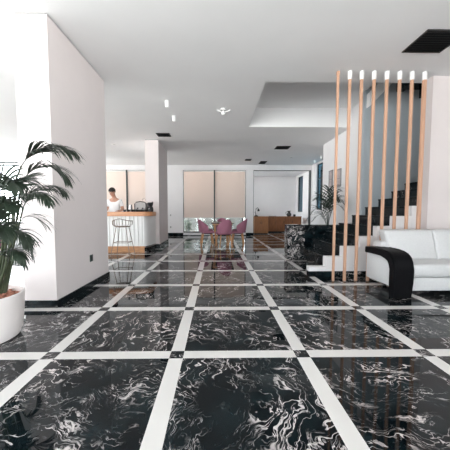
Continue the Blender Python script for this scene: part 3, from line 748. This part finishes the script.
ch = make_chair('pink upholstered chair with its back to us, nearest side of the dining table', (0.235, 8.22, 0), R(20))
dup(ch, 'pink chair at the bar side of the table, closer to the front chair', (-0.31, 8.72, 0), R(-80))
dup(ch, 'pink chair at the bar side of the table, closer to the blinds', (-0.35, 9.42, 0), R(-84))
dup(ch, 'pink chair at the doorway side of the table, closer to the front chair', (0.70, 8.72, 0), R(88))
dup(ch, 'pink chair at the doorway side of the table, closer to the blinds', (0.80, 9.42, 0), R(84))
dup(ch, 'pink chair at the far end of the table, backed by the blinds', (0.22, 10.05, 0), R(180))
dup(ch, 'pink chair standing apart behind the white plant pot', (-4.5, 5.2, 0), R(60))

# ------------------------------------------------------------------ next room
cb = thing('cabinet', 'brown wooden cabinet with plain front just inside the doorway', 'cabinet', (2.24, 13.3, 0))
b = nb(); box(b, (-.35, -.28, .04), (.35, .28, .845)); obj('carcass', b, 'cabwoodlight', cb, False)
b = nb(); box(b, (-.36, -.30, .845), (.36, .29, .877), .004, 1); obj('worktop', b, 'cabwoodlight', cb, False)
for s in (-1, 1):
    b = nb(); box(b, (min(s * .345, s * .004), -.30, .06), (max(s * .345, s * .004), -.281, .835), .003, 1); d = obj('door', b, 'cabwoodlight', cb, False)
    b = nb(); box(b, (s * .03 - .006, -.315, .5), (s * .03 + .006, -.301, .62)); obj('handle', b, 'blackmetal', d, False)
b = nb(); box(b, (-.33, -.25, 0), (.33, .26, .04)); obj('plinth', b, 'black', cb, False)
sb = thing('sideboard', 'long brown wooden sideboard along the next room below the teal window', 'sideboard', (3.68, 14.35, 0))
b = nb(); box(b, (-.90, -.30, .06), (.90, .30, .83)); obj('carcass', b, 'cabwood', sb, False)
b = nb(); box(b, (-.91, -.33, .83), (.91, .31, .862), .004, 1); obj('worktop', b, 'cabwood', sb, False)
for k in range(4):
    x0 = -.89 + k * .445
    b = nb(); box(b, (x0 + .004, -.32, .08), (x0 + .441, -.301, .82), .003, 1); d = obj('door', b, 'cabwood', sb, False)
    b = nb(); box(b, (x0 + .40, -.333, .5), (x0 + .412, -.321, .62)); obj('handle', b, 'blackmetal', d, False)
b = nb(); box(b, (-.88, -.26, 0), (.88, .28, .06)); obj('plinth', b, 'black', sb, False)
lp = thing('desk_lamp', 'black hooked desk lamp on the cabinet just inside the doorway', 'lamp', (2.0, 13.15, .877))
b = nb(); lathe(b, [(.10, 0), (.10, .03), (.05, .06)], 20); obj('lamp_base', b, 'black', lp)
b = nb(); tube(b, [(0, 0, .04), (-.05, 0, .22), (0, 0, .40), (.08, 0, .44), (.12, 0, .36)], .016, 8); obj('lamp_arm', b, 'black', lp)
b = nb(); lathe(b, [(.06, .26), (.045, .35), (.015, .38)], 16, (.12, 0, 0)); obj('lamp_shade', b, 'black', lp)
vz = thing('vase', 'dark round vase with handle on the sideboard', 'vase', (3.95, 14.2, .862))
b = nb(); lathe(b, [(.08, 0), (.12, .04), (.13, .12), (.08, .2), (.06, .24), (.10, .30), (.09, .30), (.05, .24)], 20); obj('vase_body', b, 'black', vz)
b = nb(); tube(b, [(-.08, 0, .26), (-.18, 0, .22), (-.17, 0, .14), (-.12, 0, .10)], .014, 8); obj('vase_handle', b, 'black', vz)
cu = thing('cup', 'small dark cup beside the vase on the sideboard', 'cup', (4.25, 14.2, .862))
b = nb(); lathe(b, [(.05, 0), (.065, .02), (.07, .11), (.062, .11), (.05, .02)], 16); obj('cup_body', b, 'black', cu)
tr = thing('tray', 'small pale tray lying on the near end of the sideboard', 'tray', (3.05, 14.2, .862))
b = nb(); box(b, (-.18, -.12, 0), (.18, .12, .03), .006); obj('tray_base', b, 'seam', tr)
b = nb(); box(b, (-.1, -.06, .0301), (.08, .06, .07), .01); obj('folded_napkin', b, 'white', tr)

# ------------------------------------------------------------------ the man behind the bar
def skin_mesh(name, nodes, edges, m, parent, lv=2, root=0):
    me = bpy.data.meshes.new(name)
    me.from_pydata([n[:3] for n in nodes], edges, [])
    o = bpy.data.objects.new(name, me); COL.objects.link(o); o.parent = parent
    sk = o.modifiers.new('Skin', 'SKIN'); sk.use_smooth_shade = True
    lay = me.skin_vertices[0].data if me.skin_vertices else None
    if lay is None:
        bpy.context.view_layer.objects.active = o
        lay = me.skin_vertices.new().data if hasattr(me.skin_vertices, 'new') else me.skin_vertices[0].data
    for i, n in enumerate(nodes):
        r = n[3]; lay[i].radius = r if isinstance(r, tuple) else (r, r)
        lay[i].use_root = (i == root)
    su = o.modifiers.new('Subdivision', 'SUBSURF'); su.levels = lv; su.render_levels = lv
    me.materials.append(M[m])
    return o
man = thing('person', 'dark haired person in white t-shirt looking down behind the bar counter', 'person', (-3.09, 8.05, 0), 0)
# body frame: faces -y, head bowed towards the counter
nodes = [(0, 0, .98, (.15, .11)), (0, .01, 1.12, (.145, .105)), (0, 0, 1.28, (.165, .115)), (0, -.01, 1.42, (.15, .10)), (0, -.03, 1.52, .06), (-.01, -.06, 1.60, .058)]
edges = [(0, 1), (1, 2), (2, 3), (3, 4), (4, 5)]
# head as a continuation of the neck
nodes += [(-.02, -.12, 1.635, (.070, .082)), (-.025, -.145, 1.695, (.078, .096)), (-.025, -.13, 1.762, (.072, .088))]
edges += [(5, 6), (6, 7), (7, 8)]
def add(n): nodes.append(n); return len(nodes) - 1
for s in (-1, 1):
    sh = add((s * .17, -.01, 1.43, .062)); e = add((s * .245, .0, 1.17, .045)); w = add((s * .21, -.22, 1.125, .030)); h = add((s * .195, -.30, 1.125, (.036, .018)))
    edges += [(3, sh), (sh, e), (e, w), (w, h)]
    hip = add((s * .09, 0, .90, .095)); kn = add((s * .10, -.01, .50, .062)); an = add((s * .10, .02, .09, .042)); to = add((s * .11, -.13, .045, .040))
    edges += [(0, hip), (hip, kn), (kn, an), (an, to)]
bd = skin_mesh('body', nodes, edges, 'skin', man, 2, 0)
for s in (-1, 1):                                   # fingers: own chains rooted inside the palm
    fn, fe = [], []
    for k, (dx, ln) in enumerate(((-.027, .060), (-.009, .072), (.009, .068), (.027, .052))):
        i = len(fn); x = s * .195 + dx
        fn += [(x, -.29, 1.128, .009), (x + dx * .2, -.30 - ln * .55, 1.130, .009), (x + dx * .25, -.30 - ln, 1.118, .0075)]
        fe += [(i, i + 1), (i + 1, i + 2)]
        hb = skin_mesh('finger', fn[i:], [(0, 1), (1, 2)], 'skin', man, 1)
    skin_mesh('thumb', [(s * .175, -.26, 1.128, .011), (s * .145, -.29, 1.124, .010), (s * .135, -.325, 1.120, .008)], [(0, 1), (1, 2)], 'skin', man, 1)
# face details (built upright, then bowed with the head)
BOW = Matrix.Translation(Vector((-.022, -.135, 1.70))) @ Matrix.Rotation(R(20), 4, 'X') @ Matrix.Rotation(R(-14), 4, 'Z')
def hd(bm): bmesh.ops.transform(bm, matrix=BOW, verts=bm.verts); return bm
b = nb(); prism(b, [(-.088, -.045), (-.118, -.040), (-.096, .008), (-.08, .008)], 'x', -.013, .013); obj('nose', hd(b), 'skin', man)
for s in (-1, 1):
    b = nb(); ball(b, (s * .032, -.090, .002), .010, 1.3, .6, .6, 10, 8); obj('eye', hd(b), 'hair', man)
    b = nb(); ball(b, (s * .079, .01, -.01), .026, .35, .8, 1.2, 10, 8); obj('ear', hd(b), 'skin', man)
b = nb(); ball(b, (0, -.088, -.062), .020, 1.3, .5, .35, 10, 8); obj('mouth', hd(b), 'pink', man)
b = nb(); ball(b, (0, .006, .030), .108, .88, 1.10, .92, 20, 14)
bmesh.ops.delete(b, geom=[v for v in b.verts if (v.co.z < .018 and v.co.y < -.02) or v.co.z < -.05], context='VERTS')
for v in b.verts: v.co += Vector((random.uniform(-.004, .004), random.uniform(-.004, .004), random.uniform(-.003, .006)))
bmesh.ops.solidify(b, geom=b.faces[:], thickness=.012); obj('hair', hd(b), 'hair', man)
tn = [(0, 0, .90, (.175, .125)), (0, .01, 1.10, (.165, .125)), (0, 0, 1.28, (.182, .130)), (0, -.01, 1.42, (.165, .112)), (0, -.02, 1.50, .066)]
te = [(0, 1), (1, 2), (2, 3), (3, 4)]
for s in (-1, 1):
    i = len(tn); tn += [(s * .175, -.01, 1.43, .076), (s * .225, -.003, 1.25, .064)]; te += [(3, i), (i, i + 1)]
skin_mesh('t_shirt', tn, te, 'tshirt', man, 2, 1)
pn = [(0, 0, .95, (.165, .12))]; pe = []
for s in (-1, 1):
    i = len(pn); pn += [(s * .095, 0, .86, .108), (s * .10, -.01, .50, .075), (s * .10, .02, .12, .062)]; pe += [(0, i), (i, i + 1), (i + 1, i + 2)]
skin_mesh('trousers', pn, pe, 'trousers', man, 2, 0)
for s in (-1, 1):
    b = nb(); box(b, (s * .105 - .05, -.19, 0), (s * .105 + .05, .075, .085), .03, 3); obj('shoe', b, 'black', man)

# ------------------------------------------------------------------ daylight
wd = bpy.data.worlds.new('daylight'); scene.world = wd; wd.use_nodes = True
bg = wd.node_tree.nodes['Background']; bg.inputs['Strength'].default_value = 16.5
_nt = wd.node_tree                                   # overcast sky above a sunlit pale forecourt
_tc = _nt.nodes.new('ShaderNodeTexCoord'); _sp = _nt.nodes.new('ShaderNodeSeparateXYZ'); _rp = _nt.nodes.new('ShaderNodeValToRGB'); _mr = _nt.nodes.new('ShaderNodeMapRange')
_nt.links.new(_tc.outputs['Generated'], _sp.inputs[0]); _nt.links.new(_sp.outputs['Z'], _mr.inputs['Value'])
_mr.inputs['From Min'].default_value = -1; _mr.inputs['From Max'].default_value = 1
_nt.links.new(_mr.outputs[0], _rp.inputs['Fac']); _nt.links.new(_rp.outputs['Color'], bg.inputs['Color'])
_e = _rp.color_ramp.elements
_e[0].position = 0.47; _e[0].color = (1.06, 1.045, 1.025, 1); _e[1].position = 0.54; _e[1].color = (0.50, 0.52, 0.545, 1)
for k, (a, b2, za, zb) in enumerate(FAC):
    ld = bpy.data.lights.new('facade_portal', 'AREA'); ld.shape = 'RECTANGLE'; ld.size = b2 - a; ld.size_y = zb - za
    ld.cycles.is_portal = True
    lo = bpy.data.objects.new('facade_portal', ld); COL.objects.link(lo)
    lo.location = ((a + b2) / 2, -4.02, (za + zb) / 2); lo.rotation_euler = (R(90), 0, 0)
for nm, x, a, b2, rz in (('side_portal', -8.98, -3.8, 0.2, -90), ('side_portal', -8.98, 0.6, 4.6, -90), ('side_portal', -8.98, 6.8, 8.8, -90), ('bar_portal', -6.18, 10.2, 12.0, -90), ('next_room_portal', 1.70, 12.6, 15.8, -90), ('right_portal', 6.58, -3.8, 0.2, 90)):
    ld = bpy.data.lights.new(nm, 'AREA'); ld.shape = 'RECTANGLE'; ld.size = b2 - a; ld.size_y = 3.1
    ld.cycles.is_portal = True
    lo = bpy.data.objects.new(nm, ld); COL.objects.link(lo)
    lo.location = (x, (a + b2) / 2, 1.6); lo.rotation_euler = (R(90), 0, R(rz))
ld = bpy.data.lights.new('blind_portal', 'AREA'); ld.shape = 'RECTANGLE'; ld.size = 7; ld.size_y = 3.0; ld.cycles.is_portal = True
lo = bpy.data.objects.new('blind_portal', ld); COL.objects.link(lo); lo.location = (-2.1, BY + .2, 1.6); lo.rotation_euler = (R(90), 0, R(180))

# ------------------------------------------------------------------ camera
cd = bpy.data.cameras.new('camera'); cam = bpy.data.objects.new('camera', cd); COL.objects.link(cam)
cd.sensor_width = 36; cd.lens = 20.96; cd.shift_x = 0.01094; cd.shift_y = 0.0050; cd.clip_start = 0.05
cam.location = (0, 0, 1.1); cam.rotation_euler = (R(90 - 3.332), 0, R(-0.825))
scene.camera = cam
vs_ = scene.view_settings
vs_.view_transform = 'Standard'; vs_.look = 'None'; vs_.gamma = 1; vs_.use_curve_mapping = False; vs_.exposure = 0.0
scene.cycles.max_bounces = 10; scene.cycles.diffuse_bounces = 6; scene.cycles.transparent_max_bounces = 12
scene.cycles.sample_clamp_indirect = 10
